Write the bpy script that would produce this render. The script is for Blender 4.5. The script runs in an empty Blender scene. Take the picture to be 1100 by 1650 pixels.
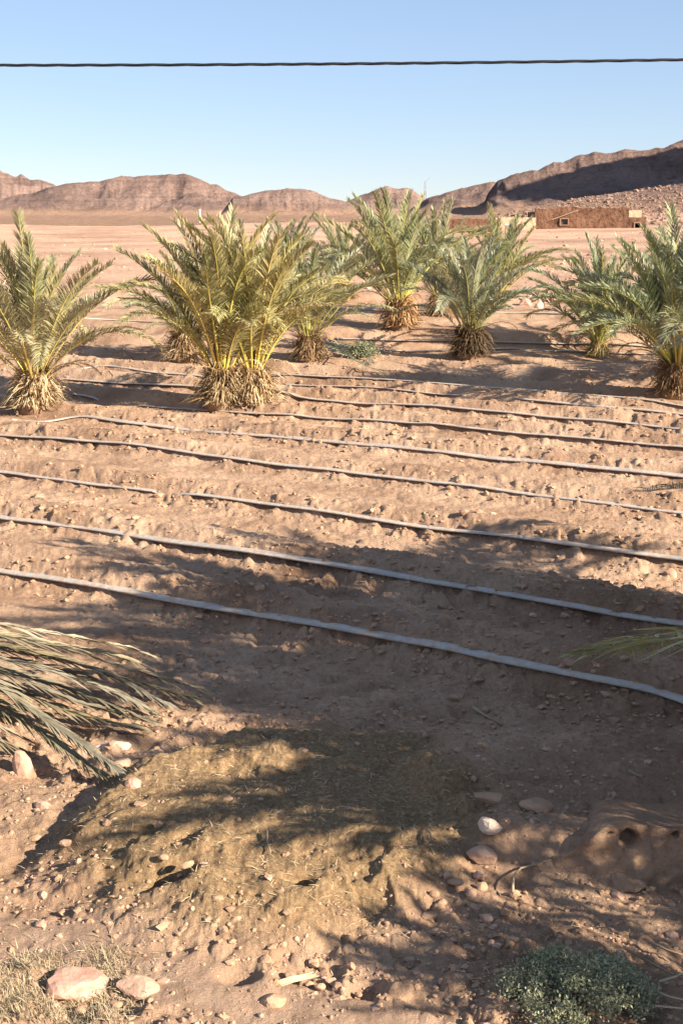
import bpy, math, random
import numpy as np
from mathutils import Vector, Matrix

random.seed(7)
R = math.radians
SC = bpy.context.scene
COL = SC.collection

# ------------------------------------------------------------------ camera, sky, sun, exposure
CAM_Z, PITCH, LENS, SENS = 3.0, R(12.5), 28.0, 22.3
FPX = 1650 / SENS * LENS
cam_d = bpy.data.cameras.new('camera'); cam = bpy.data.objects.new('camera', cam_d); COL.objects.link(cam)
cam.location = (0, 0, CAM_Z); cam.rotation_euler = (R(90) - PITCH, 0, 0)
cam_d.sensor_fit = 'VERTICAL'; cam_d.sensor_height = SENS; cam_d.sensor_width = SENS; cam_d.lens = LENS
cam_d.clip_start = 0.05; cam_d.clip_end = 9000
SC.camera = cam

SUN_AZ, SUN_EL = R(32), R(27)                      # light travels towards (-cos az, +sin az)
TRAVEL = Vector((-math.cos(SUN_AZ) * math.cos(SUN_EL), math.sin(SUN_AZ) * math.cos(SUN_EL), -math.sin(SUN_EL)))
world = bpy.data.worlds.new('World'); SC.world = world; world.use_nodes = True
nt = world.node_tree; bg = nt.nodes['Background']
sky = nt.nodes.new('ShaderNodeTexSky'); sky.sky_type = 'NISHITA'; sky.sun_disc = False
sky.sun_elevation = SUN_EL; sky.sun_rotation = math.atan2(-TRAVEL.x, -TRAVEL.y)
sky.altitude = 900; sky.air_density = 1.0; sky.dust_density = 0.0; sky.ozone_density = 2.0
wb = nt.nodes.new('ShaderNodeMix'); wb.data_type = 'RGBA'; wb.blend_type = 'MULTIPLY'; wb.inputs[0].default_value = 1; wb.inputs[7].default_value = (1.0, 0.97, 1.06, 1)
air = nt.nodes.new('ShaderNodeMix'); air.data_type = 'RGBA'; air.inputs[0].default_value = 0.34; air.inputs[7].default_value = (4.4, 5.8, 7.9, 1)
nt.links.new(sky.outputs[0], wb.inputs[6]); nt.links.new(wb.outputs[2], air.inputs[6]); nt.links.new(air.outputs[2], bg.inputs[0]); bg.inputs[1].default_value = 0.047
sun_d = bpy.data.lights.new('sun', 'SUN'); sun_o = bpy.data.objects.new('sun', sun_d); COL.objects.link(sun_o)
sun_d.energy = 5.0; sun_d.angle = R(0.53); sun_d.color = (1.0, 0.90, 0.74)
sun_o.rotation_euler = TRAVEL.to_track_quat('-Z', 'Y').to_euler(); sun_o.location = (30, -20, 40)
SC.view_settings.view_transform = 'Standard'; SC.view_settings.look = 'None'
SC.view_settings.gamma = 1; SC.view_settings.use_curve_mapping = False
SC.view_settings.exposure = 1.52
SC.cycles.max_bounces = 6; SC.cycles.use_denoising = True

# ------------------------------------------------------------------ numpy noise
def _h(ix, iy, seed):
    with np.errstate(over='ignore'):
        n = (ix.astype(np.int64) * 374761393 + iy.astype(np.int64) * 668265263 + seed * 1442695041) & 0xFFFFFFFF
        n = ((n ^ (n >> 13)) * 1274126177) & 0xFFFFFFFF
        n = (n ^ (n >> 16)) & 0xFFFFFFFF
    return n / 4294967295.0
def vn(x, y, seed=0):
    ix = np.floor(x); iy = np.floor(y); fx = x - ix; fy = y - iy
    ux = fx * fx * (3 - 2 * fx); uy = fy * fy * (3 - 2 * fy)
    a = _h(ix, iy, seed); b = _h(ix + 1, iy, seed); c = _h(ix, iy + 1, seed); d = _h(ix + 1, iy + 1, seed)
    return (a + (b - a) * ux) * (1 - uy) + (c + (d - c) * ux) * uy
def fbm(x, y, seed=0, oct=4, gain=0.5):
    s = 0; a = 1.0; t = 0
    for i in range(oct):
        s = s + a * vn(x * 2.03 ** i + 17.3 * i, y * 2.03 ** i - 9.1 * i, seed + i); t += a; a *= gain
    return s / t * 2 - 1
def ridged(x, y, seed=0, oct=4, gain=0.5):
    s = 0; a = 1.0; t = 0
    for i in range(oct):
        s = s + a * (1 - np.abs(vn(x * 2.1 ** i + 5.3 * i, y * 2.1 ** i + 3.7 * i, seed + i) * 2 - 1)); t += a; a *= gain
    return s / t
def clodn(x, y, seed, dens):
    """round lumps: one possible lump per cell, height of a sphere cap"""
    ix = np.floor(x); iy = np.floor(y); out = np.zeros_like(x)
    for dx in (-1, 0, 1):
        for dy in (-1, 0, 1):
            cx = ix + dx; cy = iy + dy
            px = cx + 0.2 + 0.6 * _h(cx, cy, seed); py = cy + 0.2 + 0.6 * _h(cx, cy, seed + 1)
            r = 0.18 + 0.34 * _h(cx, cy, seed + 2)
            on = _h(cx, cy, seed + 3) < dens
            d2 = ((x - px) ** 2 + (y - py) ** 2) / (r * r)
            out = np.maximum(out, np.where(on, np.sqrt(np.clip(1 - d2, 0, 1)) * r, 0))
    return out
def sstep(a, b, x):
    t = np.clip((x - a) / (b - a), 0, 1); return t * t * (3 - 2 * t)

# ------------------------------------------------------------------ pixel (in the 1100 x 1650 photograph) to direction
CP, SP = math.cos(PITCH), math.sin(PITCH)
def ray(px, py):
    a = (px - 550) / FPX; b = -(py - 825) / FPX
    return Vector((a, CP + b * SP, -SP + b * CP))
def azi(px, py=330):
    d = ray(px, py); return d.x / d.y
def zat(py, D):
    d = ray(550, py); return CAM_Z + D * d.z / d.y

# ------------------------------------------------------------------ the shape of the land
TX, TY = math.cos(SUN_AZ), -math.sin(SUN_AZ)       # the furrows run this way
NX, NY = math.sin(SUN_AZ), math.cos(SUN_AZ)
ROWS_U = np.array([9.34, 11.2, 13.35, 15.8, 18.1, 20.4, 22.5, 24.6, 26.3, 28.5, 31.0, 33.5]) * NY
_kr = np.array([0, 26, 30, 34, 40, 70, 163, 300, 600, 1500, 5000]); _kz = np.array([0, 0, .08, .36, .6, 1.25, 2.45, 5, 8, 15, 15])
MX, MY = -0.35, 6.05
def mound(x, y):
    a = x - MX; b = y - MY
    # rotate so that the steep side looks left and away
    p = a * 0.80 - b * 0.30; q = a * 0.35 + b * 0.92
    d = np.sqrt((p / 0.98) ** 2 + (q / 1.22) ** 2) + 0.16 * fbm(x * 2.3, y * 2.3, 91, 3)
    return 1 - sstep(0.66, 1.12, d)
HILLS = [  # distance, half depth, silhouette (px, py)
 (1650, 300, [(-420,260),(-300,215),(-160,200),(-60,232),(0,261),(18,271),(30,277),(60,281),(85,293),(110,312),(140,335),(170,352)]),
 (900, 150, [(-350,352),(-200,330),(-60,322),(0,324),(40,312),(75,303),(100,297),(130,293),(160,291),(180,283),(205,281),(240,278),(300,278),(322,284),(345,293),(370,304),(392,312),(420,322),(450,340),(480,352)]),
 (1000, 110, [(520,352),(548,326),(575,316),(600,306),(625,298),(650,299),(664,300),(674,310),(690,322),(720,345)]),
 (700, 90, [(350,352),(375,318),(400,312),(430,307),(455,304),(490,303),(510,309),(530,317),(560,324),(600,331),(640,345)]),
 (600, 90, [(640,352),(670,330),(690,318),(715,308),(745,303),(770,296),(788,291),(800,294),(812,302),(825,315),(850,335),(870,350)]),
 (520, 120, [(770,352),(785,310),(800,293),(822,283),(850,272),(880,262),(912,250),(935,242),(955,235),(975,235),(1000,234),(1022,236),(1050,230),(1075,222),(1100,215),(1180,180),(1300,140),(1500,120),(1800,200),(2100,350)]),
]
HP = []
for D, W, s in HILLS:
    a = np.array([azi(p) for p, _ in s]); z = np.array([zat(q, D) for _, q in s]); HP.append((D, W, a, z))
def base_land(x, y):
    r = np.hypot(x, y)
    z = np.interp(r, _kr, _kz)
    return z
def hills_h(x, y, z0):
    r = np.hypot(x, y); az = x / np.maximum(y, 1.0)
    az = np.where(y > 1, az, 9.0)
    out = z0
    for k, (D, W, a, zz) in enumerate(HP):
        wob = 26 * fbm(x / 70, y / 70, 300 + k, 3)
        t = (y - D + wob) / W
        amp = np.interp(az, a, zz, left=-50, right=-50) - np.interp(D, _kr, _kz)
        front = np.clip(1 + t, 0, 1) ** 1.15 * (t <= 0); back = np.clip(1 - t * 0.7, 0, 1) ** 1.2 * (t > 0)
        b = front + back
        g = ridged(x / (26 if D < 800 else 40) + 3 * k, y / (60 if D < 800 else 90), 40 + k, 5, 0.55)
        sh = b * (1 - 0.8 * (1 - g) ** 1.2 * (4 * b * (1 - b)) ** .7 - 0.05 * (1 - g))
        h = amp * sh + 1.4 * fbm(x / 9, y / 9, 60 + k, 4) * np.clip(b * 3, 0, 1) * np.clip(amp / 12, 0, 1)
        # rock band at the crest
        h = h + np.clip(amp / 20, 0, 1) * 2.2 * sstep(0.80, 0.86, b) * (0.4 + 0.6 * vn(x / 12, y / 12, 80 + k))- np.clip(amp / 20, 0, 1) * 1.6
        out = np.where(amp > 0, np.maximum(out, z0 + h), out)
    # stony slope at the right, in front of the dark hill
    amp = np.interp(az, [azi(p) for p in (560, 700, 800, 870, 930, 1000, 1100, 1250, 1500, 2000)],
                    [zat(q, 330) - 5 for q in (352, 352, 347, 336, 322, 313, 300, 286, 270, 300)])
    t = np.clip((y - 176) / (330 - 176), 0, 1); b = t ** 1.05 * (1 - sstep(330, 430, y) * .6)
    st = amp * b + 0.7 * fbm(x / 7, y / 7, 501, 5) * sstep(180, 215, y) * np.clip(amp / 4, 0, 1)
    out = np.where(amp > 0, np.maximum(out, z0 + st), out)
    # big shoulder off to the right, the one whose shade lies on the dark hill
    d2 = ((x - 268) / 92) ** 2 + ((y - 385) / 110) ** 2
    out = np.maximum(out, z0 + 134 * np.exp(-d2 * 1.12) - 6 + 4 * fbm(x / 30, y / 30, 777, 4))
    return out
def rows_h(x, y, face=False):
    u = x * NX + y * NY + 0.10 * fbm(x * 0.35, y * 0.35, 5, 2); v = x * TX + y * TY
    i = np.clip(np.searchsorted(ROWS_U, u) - 1, -1, len(ROWS_U) - 2)
    lo = np.where(i < 0, ROWS_U[0] - 1.8, ROWS_U[np.maximum(i, 0)]); hi = np.where(i < 0, ROWS_U[0], ROWS_U[np.maximum(i + 1, 0)])
    s = np.clip((u - lo) / (hi - lo), 0, 1)
    prof = np.maximum(1 - sstep(0.03, 0.42, s), sstep(0.72, 0.985, s))
    fade = sstep(ROWS_U[0] - 1.3, ROWS_U[0] - .2, u) * (1 - sstep(24, 30, u))
    amp = 0.15 + 0.08 * vn(v * 0.25, u * 0.4, 9)
    first = np.where((i < 0) & (s < .5), 0, prof)
    if face: return sstep(.55, .8, s) * (1 - sstep(.97, 1, s)) * fade
    return first * amp * fade
def patch_noise(x, y):
    return np.clip(0.5 + 1.1 * fbm(x * 0.33, y * 0.5, 21, 3) + 0.25 * fbm(x * 2, y * 2, 22, 2), 0, 1)
def track_mask(x, y):      # pale trodden strip across the bottom left
    d = (x + 1.46) * 0.405 + (y - 5.05) * 0.914 + 0.06 * fbm(x * 3, y * 3, 33, 2)
    return (1 - sstep(0.10, 0.22, np.abs(d))) * (1 - sstep(0.3, 0.8, x))
def smooth_land(x, y):
    """land without clods, used for placing things"""
    z = base_land(x, y)
    z = z + rows_h(x, y) + 0.17 * mound(x, y) * (1 + .35 * fbm(x * 1.7, y * 1.7, 92, 3))
    r = np.hypot(x, y)
    near = 1 - sstep(7.0, 8.2, y - 0.3 * x)
    z = z + 0.05 * near * (1 - mound(x, y)) * fbm(x * 1.1, y * 1.1, 3, 3)
    # channel on the left of the straw heap
    dch = np.abs((x + 1.02) * 0.85 - (y - 6.75) * 0.5)
    z = z - 0.10 * np.exp(-(dch / 0.12) ** 2) * sstep(5.4, 5.9, y) * (1 - sstep(7.2, 7.6, y)) * (1 - mound(x, y))
    ter = sstep(5.62, 5.80, y + .1 * x) * (1 - sstep(6.6, 7.6, y)) * sstep(.35, .8, x + .25 * fbm(x * 3, y * 3, 66, 3))
    z = z + .20 * ter
    # palms of the third row and beyond stand on low banks
    z = z + 0.26 * sstep(31.6, 32.3, y + 0.15 * x) * (1 - sstep(36, 40, y)) * sstep(-3, 0, x) - .14 * np.exp(-((y + .15 * x - 30.6) / .7) ** 2) + .22 * np.exp(-((y + .6 * x - 27.6) / .6) ** 2) * (.5 + vn(x * .5, y * .5, 88)) * (np.abs(x) < 60) + .25 * sstep(41, 42.2, y + .1 * x) * (1 - sstep(46, 52, y))
    z = z + sstep(60, 120, r) * 0.7 * fbm(x / 38, y / 38, 11, 3)
    return z
def land(x, y):
    z = smooth_land(x, y)
    r = np.hypot(x, y); pn = patch_noise(x, y); tr = track_mask(x, y); m = mound(x, y)
    k = 1 - 0.8 * tr
    det = 0.040 * fbm(x * 2.2, y * 2.8, 31, 5, .6) * k
    det = det - 0.04 * sstep(.60, .85, vn(x * 6 + .6 * vn(x * 9, y * 9, 44), y * 6, 43)) * pn * k * (1 - sstep(24, 34, r))
    det = det + 0.017 * fbm(x * 11, y * 11, 35, 4, .6) * (1 - sstep(14, 22, r)) * (1 - .5 * tr)
    det = det + clodn(x * 7 + .5 * vn(x*9,y*9,3), y * 7 + .5 * vn(x*9,y*9,4), 51, 0.16) * 0.10 * pn * k * (1 - .75 * m) * (1 - sstep(22, 40, r))
    det = det + clodn(x * 15, y * 15, 71, 0.22) * 0.05 * (0.3 + .7 * pn) * k * (1 - sstep(9, 15, r)) * (1 - .7 * m)
    det = det + clodn(x * 2.4+ .6 * vn(x*4,y*4,3), y * 2.4+ .6 * vn(x*4,y*4,5), 151, 0.3) * 0.09 * np.clip(pn * 1.5 - .6, 0, 1) * k * (1 - m) * sstep(8, 10, r)
    for px_, py_, pr, pd in ((-.76, 5.35, .07, .09), (-.19, 5.30, .055, .08), (-.95, 5.75, .05, .05), (.28, 5.62, .05, .06), (-.42, 4.72, .06, .05), (.1, 4.6, .05, .06), (-1.35, 5.9, .06, .06)):
        d2 = ((x - px_) / (pr * 1.5)) ** 2 + ((y - py_) / pr) ** 2
        z = z - pd * np.exp(-d2 ** 2) + .4 * pd * np.exp(-(((x - px_ - pr * 1.9) / pr) ** 2 + ((y - py_ + pr) / (pr * 1.3)) ** 2))
    fc = rows_h(x, y, True)
    det = det + fc * (0.035 * (ridged(x * 3.4, y * 3.4, 211, 3) - .55) + .07 * clodn(x * 6 + vn(x * 11, y * 11, 7), y * 6 + vn(x * 11, y * 11, 8), 215, .4)) * (1 - sstep(22, 32, r))
    det = det + (0.05 * (ridged(x * 4.2, y * 4.2, 221, 4, .6) - .55)) * k * (1 - sstep(7, 9, y)) * (.35 + .65 * pn)
    z = z + det * (1 - sstep(60, 140, r)) + sstep(50, 120, r) * 0.06 * fbm(x / 3, y / 3, 19, 3)
    return z
def gz(x, y):
    return float(land(np.array([x], float), np.array([y], float))[0])
def gs(x, y):
    return float(smooth_land(np.array([x], float), np.array([y], float))[0])
def P(px, py, up=0.0):
    """the ground point seen at a pixel of the photograph"""
    d = ray(px, py); t = 2.0; o = Vector((0, 0, CAM_Z))
    tt = np.geomspace(2.5, 400, 1600)
    zz = smooth_land(d.x * tt, d.y * tt) + up
    below = np.nonzero(CAM_Z + d.z * tt < zz)[0]
    k = below[0] if len(below) else len(tt) - 1
    a, b = tt[k - 1], tt[k]
    for _ in range(12):
        m = (a + b) / 2
        if CAM_Z + d.z * m < gs(d.x * m, d.y * m) + up: b = m
        else: a = m
    return Vector((d.x * b, d.y * b, gs(d.x * b, d.y * b)))

# ------------------------------------------------------------------ materials
def mat(name, base, rough=0.9, spec=0.2):
    m = bpy.data.materials.new(name); m.use_nodes = True
    b = m.node_tree.nodes['Principled BSDF']
    b.inputs['Base Color'].default_value = (*base, 1); b.inputs['Roughness'].default_value = rough
    b.inputs['Specular IOR Level'].default_value = spec
    return m, m.node_tree, b
def node(nt, t, **kw):
    n = nt.nodes.new(t)
    for k, v in kw.items():
        if k in n.inputs: n.inputs[k].default_value = v
        else: setattr(n, k, v)
    return n
def noise(nt, co, scale, detail=4, rough=0.55):
    n = node(nt, 'ShaderNodeTexNoise', Scale=scale, Detail=detail, Roughness=rough)
    nt.links.new(co, n.inputs['Vector']); return n.outputs['Fac']
def ramp(nt, fac, stops):
    r = nt.nodes.new('ShaderNodeValToRGB'); e = r.color_ramp.elements
    while len(e) < len(stops): e.new(0.5)
    for k, (p, c) in enumerate(stops): e[k].position = p; e[k].color = (*c, 1) if len(c) == 3 else c
    nt.links.new(fac, r.inputs[0]); return r.outputs[0]
def mix(nt, fac, a, b, mode='MIX'):
    m = nt.nodes.new('ShaderNodeMix'); m.data_type = 'RGBA'; m.blend_type = mode
    for sock, v in ((m.inputs[0], fac), (m.inputs[6], a), (m.inputs[7], b)):
        if isinstance(v, bpy.types.NodeSocket): nt.links.new(v, sock)
        elif isinstance(v, (int, float)): sock.default_value = v
        else: sock.default_value = (*v, 1)
    return m.outputs[2]
def bump(nt, b, h, strength, dist, prev=None):
    n = node(nt, 'ShaderNodeBump', Strength=strength, Distance=dist); nt.links.new(h, n.inputs['Height'])
    if prev: nt.links.new(prev, n.inputs['Normal'])
    nt.links.new(n.outputs[0], b.inputs['Normal']); return n.outputs[0]
def attr(nt, name):
    a = nt.nodes.new('ShaderNodeAttribute'); a.attribute_name = name; return a.outputs['Fac']
def pos(nt):
    return nt.nodes.new('ShaderNodeNewGeometry').outputs['Position']
def tc(nt, which='Object'):
    return nt.nodes.new('ShaderNodeTexCoord').outputs[which]

SOIL_A, SOIL_B, SOIL_C = (0.395, 0.250, 0.163), (0.525, 0.352, 0.238), (0.262, 0.155, 0.096)
def soil_material():
    m, nt, b = mat('soil', SOIL_A, 0.95, 0.12); co = pos(nt)
    big = ramp(nt, noise(nt, co, 0.8, 5, 0.6), [(0.3, SOIL_C), (0.48, SOIL_A), (0.7, SOIL_B)])
    fine = ramp(nt, noise(nt, co, 28, 5, 0.7), [(0.28, (0.66, 0.62, 0.6)), (0.5, (1, 1, 1)), (0.75, (1.22, 1.2, 1.16))])
    c = mix(nt, 0.85, big, fine, 'MULTIPLY')
    straw = ramp(nt, noise(nt, co, 38, 6, 0.75), [(0.3, (0.17, 0.10, 0.052)), (0.5, (0.29, 0.185, 0.098)), (0.72, (0.45, 0.315, 0.175))])
    c = mix(nt, attr(nt, 'straw'), c, straw)
    trk = ramp(nt, noise(nt, co, 6, 5, 0.6), [(0.35, (0.34, 0.218, 0.145)), (0.65, (0.46, 0.305, 0.212))])
    c = mix(nt, attr(nt, 'track'), c, trk)
    far = ramp(nt, noise(nt, co, 0.09, 6, 0.65), [(0.32, (0.29, 0.175, 0.12)), (0.52, (0.49, 0.30, 0.205)), (0.7, (0.60, 0.385, 0.265))])
    spk = ramp(nt, noise(nt, co, 1.3, 4, 0.7), [(0.3, (0.62, 0.58, 0.56)), (0.48, (1, 1, 1)), (0.8, (1.1, 1.1, 1.1))])
    far = mix(nt, 0.8, far, spk, 'MULTIPLY')
    c = mix(nt, attr(nt, 'desert'), c, far)
    nt.links.new(c, b.inputs['Base Color'])
    p = bump(nt, b, noise(nt, co, 15, 8, 0.75), 0.9, 0.035)
    bump(nt, b, noise(nt, co, 80, 4, 0.75), 0.7, 0.01, p)
    return m
def hill_material():
    m, nt, b = mat('hill_rock', (0.3, 0.2, 0.16), 0.95, 0.1); co = pos(nt)
    g = nt.nodes.new('ShaderNodeNewGeometry')
    sep = nt.nodes.new('ShaderNodeSeparateXYZ'); nt.links.new(g.outputs['Normal'], sep.inputs[0])
    basec = ramp(nt, noise(nt, co, 0.018, 6, 0.65), [(0.32, (0.20, 0.133, 0.112)), (0.5, (0.32, 0.213, 0.175)), (0.68, (0.43, 0.29, 0.235))])  # rock tones lifted and pinked to stand in for distance haze
    mp = nt.nodes.new('ShaderNodeMapping'); mp.inputs['Scale'].default_value = (0.004, 0.004, 0.34)
    mp.inputs['Rotation'].default_value = (0.05, 0.08, 0); nt.links.new(co, mp.inputs['Vector'])
    band = ramp(nt, noise(nt, mp.outputs[0], 1.0, 5, 0.6), [(0.36, (0.62, 0.58, 0.56)), (0.5, (1, 1, 1)), (0.66, (1.15, 1.1, 1.06))])
    c = mix(nt, 0.45, basec, band, 'MULTIPLY')
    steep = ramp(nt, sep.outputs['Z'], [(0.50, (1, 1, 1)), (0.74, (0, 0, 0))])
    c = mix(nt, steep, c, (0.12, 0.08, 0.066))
    scree = ramp(nt, noise(nt, co, 0.5, 5, 0.75), [(0.34, (0.55, 0.5, 0.5)), (0.5, (1, 1, 1)), (0.7, (1.18, 1.14, 1.1))])
    c = mix(nt, 0.8, c, scree, 'MULTIPLY')
    sand = mix(nt, 0.6, (0.50, 0.31, 0.212), scree, 'MULTIPLY')
    c = mix(nt, attr(nt, 'sand'), c, sand)
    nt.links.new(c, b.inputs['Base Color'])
    p = bump(nt, b, noise(nt, co, 0.13, 8, 0.75), 1.0, 6.0)
    bump(nt, b, noise(nt, co, 1.1, 4, 0.7), 0.6, 0.7, p)
    return m
def clod_material(name, a, bb, rough=0.95):
    m, nt, b = mat(name, a, rough, 0.1); co = pos(nt)
    c = ramp(nt, noise(nt, co, 9, 5, 0.65), [(0.3, a), (0.7, bb)])
    nt.links.new(c, b.inputs['Base Color']); bump(nt, b, noise(nt, co, 45, 4, 0.65), 0.5, 0.01); return m
def leaf_material(name, a, bb, tip, trans=0.22, rough=0.42, spec=0.45):
    m, nt, b = mat(name, a, rough, spec)
    oi = nt.nodes.new('ShaderNodeObjectInfo'); co = tc(nt)
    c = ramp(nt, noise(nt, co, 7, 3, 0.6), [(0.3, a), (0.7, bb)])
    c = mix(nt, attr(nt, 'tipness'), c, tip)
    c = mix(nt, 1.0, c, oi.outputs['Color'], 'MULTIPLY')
    v = nt.nodes.new('ShaderNodeHueSaturation'); mr = nt.nodes.new('ShaderNodeMapRange'); mr.inputs[3].default_value = 0.78; mr.inputs[4].default_value = 1.22
    nt.links.new(oi.outputs['Random'], mr.inputs[0]); nt.links.new(mr.outputs[0], v.inputs['Value']); nt.links.new(c, v.inputs['Color'])
    nt.links.new(v.outputs[0], b.inputs['Base Color'])
    tr = nt.nodes.new('ShaderNodeBsdfTranslucent'); nt.links.new(v.outputs[0], tr.inputs[0])
    ms = nt.nodes.new('ShaderNodeMixShader'); ms.inputs[0].default_value = trans
    nt.links.new(b.outputs[0], ms.inputs[1]); nt.links.new(tr.outputs[0], ms.inputs[2])
    nt.links.new(ms.outputs[0], nt.nodes['Material Output'].inputs['Surface']); return m
def adobe_material(name, a, bb, dark, sc=0.8):
    m, nt, b = mat(name, a, 0.95, 0.1); co = pos(nt)
    c = ramp(nt, noise(nt, co, sc, 6, 0.7), [(0.3, dark), (0.45, a), (0.7, bb)])
    st = ramp(nt, noise(nt, co, 3.2, 5, 0.7), [(0.33, (0.5, 0.46, 0.44)), (0.46, (1, 1, 1)), (0.8, (1.15, 1.12, 1.1))])
    c = mix(nt, 0.85, c, st, 'MULTIPLY'); nt.links.new(c, b.inputs['Base Color'])
    bump(nt, b, noise(nt, co, 2.6, 6, 0.7), 0.9, 0.25); return m

M = dict(
    soil=soil_material(), hill=hill_material(),
    clod=clod_material('soil_clod', (0.30, 0.18, 0.112), (0.46, 0.295, 0.19)),
    stone=clod_material('pink_stone', (0.38, 0.225, 0.155), (0.54, 0.35, 0.25)),
    palestone=clod_material('pale_stone', (0.50, 0.36, 0.27), (0.66, 0.50, 0.39)),
    redstone=clod_material('red_stone', (0.36, 0.18, 0.13), (0.60, 0.38, 0.28)),
    strawmat=clod_material('straw', (0.42, 0.31, 0.18), (0.64, 0.51, 0.33)),
    drygrass=clod_material('dry_grass', (0.27, 0.20, 0.12), (0.46, 0.37, 0.24)),
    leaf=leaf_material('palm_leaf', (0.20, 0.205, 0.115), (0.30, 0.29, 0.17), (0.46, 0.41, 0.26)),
    drygreen=leaf_material('faded_leaf', (0.16, 0.148, 0.108), (0.25, 0.228, 0.17), (0.36, 0.305, 0.225), 0.08, 0.7, 0.2),
    rachis=leaf_material('leaf_stalk', (0.42, 0.36, 0.10), (0.52, 0.43, 0.15), (0.34, 0.30, 0.12), 0.0, 0.45, 0.4),
    dead=leaf_material('dead_leaf', (0.34, 0.235, 0.14), (0.54, 0.42, 0.27), (0.58, 0.47, 0.32), 0.05, 0.8, 0.15),
    boot=clod_material('leaf_base', (0.20, 0.12, 0.07), (0.42, 0.28, 0.17)),
    shrub=leaf_material('shrub_leaf', (0.26, 0.29, 0.19), (0.42, 0.44, 0.31), (0.52, 0.52, 0.38), 0.15, 0.6, 0.2),
    twig=clod_material('twig', (0.28, 0.20, 0.13), (0.42, 0.32, 0.22)),
    adobe=adobe_material('mud_brick', (0.15, 0.078, 0.050), (0.215, 0.120, 0.080), (0.08, 0.040, 0.026)),
    plaster=adobe_material('sandy_plaster', (0.56, 0.37, 0.245), (0.64, 0.44, 0.30), (0.5, 0.32, 0.21), 0.3),
    block=clod_material('mud_render', (0.20, 0.12, 0.082), (0.33, 0.21, 0.145)),
)
def hose_material():
    m, nt, b = mat('hose_plastic', (0.2, 0.2, 0.19), 0.55, 0.4); co = pos(nt)
    c = ramp(nt, noise(nt, co, 2.2, 5, 0.7), [(0.30, (0.31, 0.30, 0.285)), (0.5, (0.43, 0.40, 0.365)), (0.68, (0.50, 0.42, 0.34))])
    d = ramp(nt, noise(nt, co, 16, 5, 0.7), [(0.44, (0, 0, 0)), (0.62, (1, 1, 1))])
    c = mix(nt, d, c, (0.42, 0.29, 0.20)); nt.links.new(c, b.inputs['Base Color'])
    bump(nt, b, noise(nt, co, 22, 4, 0.6), 0.35, 0.02); return m
M['hose'] = hose_material()
M['cable'] = mat('cable_black', (0.012, 0.012, 0.014), 0.5, 0.4)[0]
M['dark'] = mat('doorway_shade', (0.012, 0.010, 0.010), 0.9, 0.1)[0]
M['glassy'] = mat('window_shutter', (0.06, 0.065, 0.075), 0.5, 0.4)[0]
M['steel'] = mat('galvanised_steel', (0.30, 0.32, 0.36), 0.5, 0.5)[0]
M['white'] = mat('white_paint', (0.75, 0.72, 0.66), 0.7, 0.3)[0]

# ------------------------------------------------------------------ object helpers
def link(name, me, parent=None, loc=None, rot=None, scl=None):
    o = bpy.data.objects.new(name, me); COL.objects.link(o)
    if parent: o.parent = parent
    if loc is not None: o.location = loc
    if rot is not None: o.rotation_euler = rot
    if scl is not None: o.scale = scl if hasattr(scl, '__len__') else (scl,) * 3
    return o
def tag(o, label=None, cat=None, group=None, kind=None):
    if label: o['label'] = label
    if cat: o['category'] = cat
    if group: o['group'] = group
    if kind: o['kind'] = kind
    return o
def empty(name, loc, rz=0, label=None, cat=None, group=None):
    o = link(name, None, None, loc, (0, 0, rz)); o.empty_display_size = 0.2; return tag(o, label, cat, group)
class MB:
    def __init__(s): s.v = []; s.f = []; s.m = []; s.t = []
    def add(s, vs, fs, mi=0, tip=0.0):
        o = len(s.v); s.v.extend([tuple(p) for p in vs]); s.f.extend([tuple(i + o for i in f) for f in fs]); s.m.extend([mi] * len(fs))
        s.t.extend(tip if hasattr(tip, '__len__') else [tip] * len(vs))
    def tube(s, pts, rad, n=6, mi=0, flat=1.0, tip=0.0):
        prev = None; base = len(s.v); vs = []; pts = [Vector(p) for p in pts]
        for i, p in enumerate(pts):
            t = (pts[min(i + 1, len(pts) - 1)] - pts[max(i - 1, 0)]).normalized()
            up = Vector((0, 0, 1)) if abs(t.z) < 0.95 else Vector((1, 0, 0))
            a = t.cross(up).normalized() if prev is None else (prev - t * prev.dot(t)).normalized()
            prev = a; b = a.cross(t); r = rad[i] if hasattr(rad, '__len__') else rad
            for k in range(n):
                w = 2 * math.pi * k / n; vs.append(p + a * (r * math.cos(w)) + b * (r * flat * math.sin(w)))
        fs = [(i * n + k, i * n + (k + 1) % n, (i + 1) * n + (k + 1) % n, (i + 1) * n + k) for i in range(len(pts) - 1) for k in range(n)]
        fs.append(tuple(range(n - 1, -1, -1))); fs.append(tuple((len(pts) - 1) * n + k for k in range(n)))
        s.add(vs, fs, mi, tip)
    def box(s, lo, hi, mi=0):
        x0, y0, z0 = lo; x1, y1, z1 = hi
        s.add([(x0,y0,z0),(x1,y0,z0),(x1,y1,z0),(x0,y1,z0),(x0,y0,z1),(x1,y0,z1),(x1,y1,z1),(x0,y1,z1)],
              [(0,3,2,1),(4,5,6,7),(0,1,5,4),(1,2,6,5),(2,3,7,6),(3,0,4,7)], mi)
    def mesh(s, name, mats, smooth=False):
        me = bpy.data.meshes.new(name); me.from_pydata(s.v, [], s.f); me.materials.clear()
        for m in mats: me.materials.append(m)
        me.polygons.foreach_set('material_index', s.m)
        if smooth: me.polygons.foreach_set('use_smooth', [True] * len(s.f))
        a = me.attributes.new('tipness', 'FLOAT', 'POINT'); a.data.foreach_set('value', s.t)
        me.update(); return me
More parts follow.
